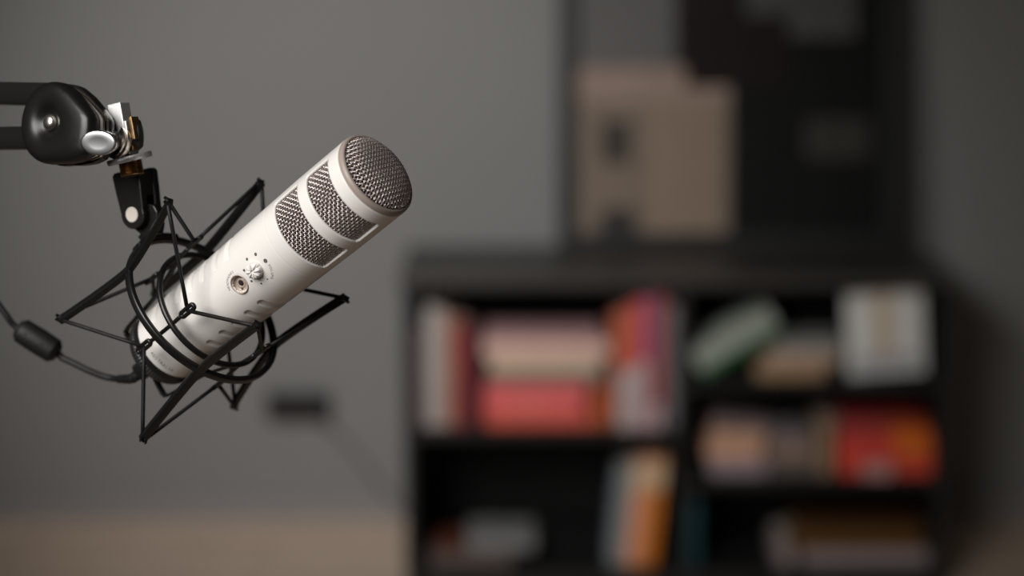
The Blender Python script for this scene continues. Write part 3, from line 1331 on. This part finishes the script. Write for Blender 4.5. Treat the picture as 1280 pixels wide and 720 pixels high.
PANEL_BLOCKS = [((90, 88, 87), None),  # flat colour blocks that fill the frame
       ((15, 15, 15), (912, -200, 1160, 330)),
       ((70, 69, 68), (935, -200, 1082, 48)),
       ((26, 20, 19), (846, -200, 934, 84)),
       ((52, 50, 46), (1008, 150, 1090, 200)),
       ((134, 116, 106), (714, 86, 914, 128)),
       ((112, 99, 88), (714, 128, 914, 330)),
       ((124, 108, 94), (810, 128, 905, 300)),
       ((58, 54, 50), (752, 152, 790, 205)),
       ((50, 46, 44), (750, 262, 796, 300)),
       ((24, 17, 15), (858, 20, 990, 110)),
       ]
mats_panel = []
bm = bmesh.new()
pspan(bm, -PW / 2 + .03, PW / 2 - .03, .001, .006, .02, HP - .03, 0)
for i, (c, r) in enumerate(PANEL_BLOCKS):
    mats_panel.append(mat('panel_colour_%d' % i, [min(.8, v * 1.25) for v in lin(c)], .65, noise=.1, nscale=20, spec=.15))
    if r:
        xa, za = pl_xz(r[0], r[3])
        xb, zb = pl_xz(r[2], r[1])
        za = max(za, .021)
        zb = min(zb, HP - .031)
        xa = max(xa, -PW / 2 + .031)
        xb = min(xb, PW / 2 - .031)
        pspan(bm, xa, xb, .0005 - .0003 * i, .004, za, zb, i)
pr = obj('print', bm, mats_panel, pic)
pr['label'] = 'abstract blocks of beige, grey and black'

# ---------------------------------------------------------------- wall socket and cable
YS = YW
sx0, sx1 = W(334, 505, YS).x, W(412, 505, YS).x
sz0, sz1 = W(372, 520, YS).z, W(372, 489, YS).z
so = thing('power_socket', 'black rectangular power socket on the grey wall left of the bookcase', 'socket', ((sx0 + sx1) / 2, YS, (sz0 + sz1) / 2))
bm = bmesh.new()
add_span(bm, sx0, sx1, YS - .032, YS, sz0, sz1)
bevel(obj('housing', bm, M_SHELF, so), .004, 3)
cz = (sz0 + sz1) / 2
for k in range(2):
    cx_ = sx0 + (sx1 - sx0) * (.28 + .44 * k)
    bm = bmesh.new()
    add_lathe(bm, (cx_, YS - .0315, cz), (0, -1, 0), [(0, 0), (0, .022), (.002, .022), (.002, .019), (.0006, .018), (.0006, 0)], 32)
    obj('outlet', bm, M_FOAM, so, smooth=True)
bm = bmesh.new()
cpts = [Vector((sx1 - .045, YS - .036, cz)), Vector((sx1 - .035, YS - .05, cz - .01)), W(425, 545, YS - .02), W(455, 580, YS - .02), W(490, 625, YS - .02), W(530, 660, YS - .02)]
add_sweep(bm, smoothpath(cpts, 6), circ(.0035, 8))
tag(obj('power_cable', bm, mat('grey_cable', (.05, .05, .05), .5, noise=.1), None, smooth=True), 'thin dark cable running from the wall socket down behind the bookcase', 'cable')

# ================================================================ LIGHT
w = bpy.data.worlds.new('world')
sc.world = w
w.use_nodes = True
bg = w.node_tree.nodes['Background']
bg.inputs['Color'].default_value = (.90, .95, 1.0, 1)
bg.inputs['Strength'].default_value = .04


def area(name, loc, target, sx_, sy_, power, color):
    l = bpy.data.lights.new(name, 'AREA')
    l.shape = 'RECTANGLE'
    l.size = sx_
    l.size_y = sy_
    l.energy = power
    l.color = color
    o = bpy.data.objects.new(name, l)
    col.objects.link(o)
    o.location = loc
    d = Vector(target) - Vector(loc)
    o.rotation_euler = d.to_track_quat('-Z', 'Y').to_euler()
    l.spread = math.radians(95)
    return o


area('mic_key_light', (-1.05, .15, 2.25), (-.2, 1.3, 1.48), 1.2, 1.2, 15, (1.0, .98, .95))  # area light added to brighten the microphone from the upper left
sp = bpy.data.lights.new('ceiling_spot', 'SPOT')
sp.energy = 252
sp.color = (1.0, .985, .965)
sp.spot_size = math.radians(49)
sp.spot_blend = 1.0
sp.shadow_soft_size = .30
so_ = bpy.data.objects.new('ceiling_spot', sp)
col.objects.link(so_)
so_.location = (-1.2, 2.1, 2.40)
so_.rotation_euler = (Vector((-.36, 5, .86)) - so_.location).to_track_quat('-Z', 'Y').to_euler()

sc.view_settings.view_transform = 'Standard'
sc.view_settings.look = 'None'
sc.view_settings.gamma = 1
sc.view_settings.use_curve_mapping = False
sc.view_settings.exposure = 0
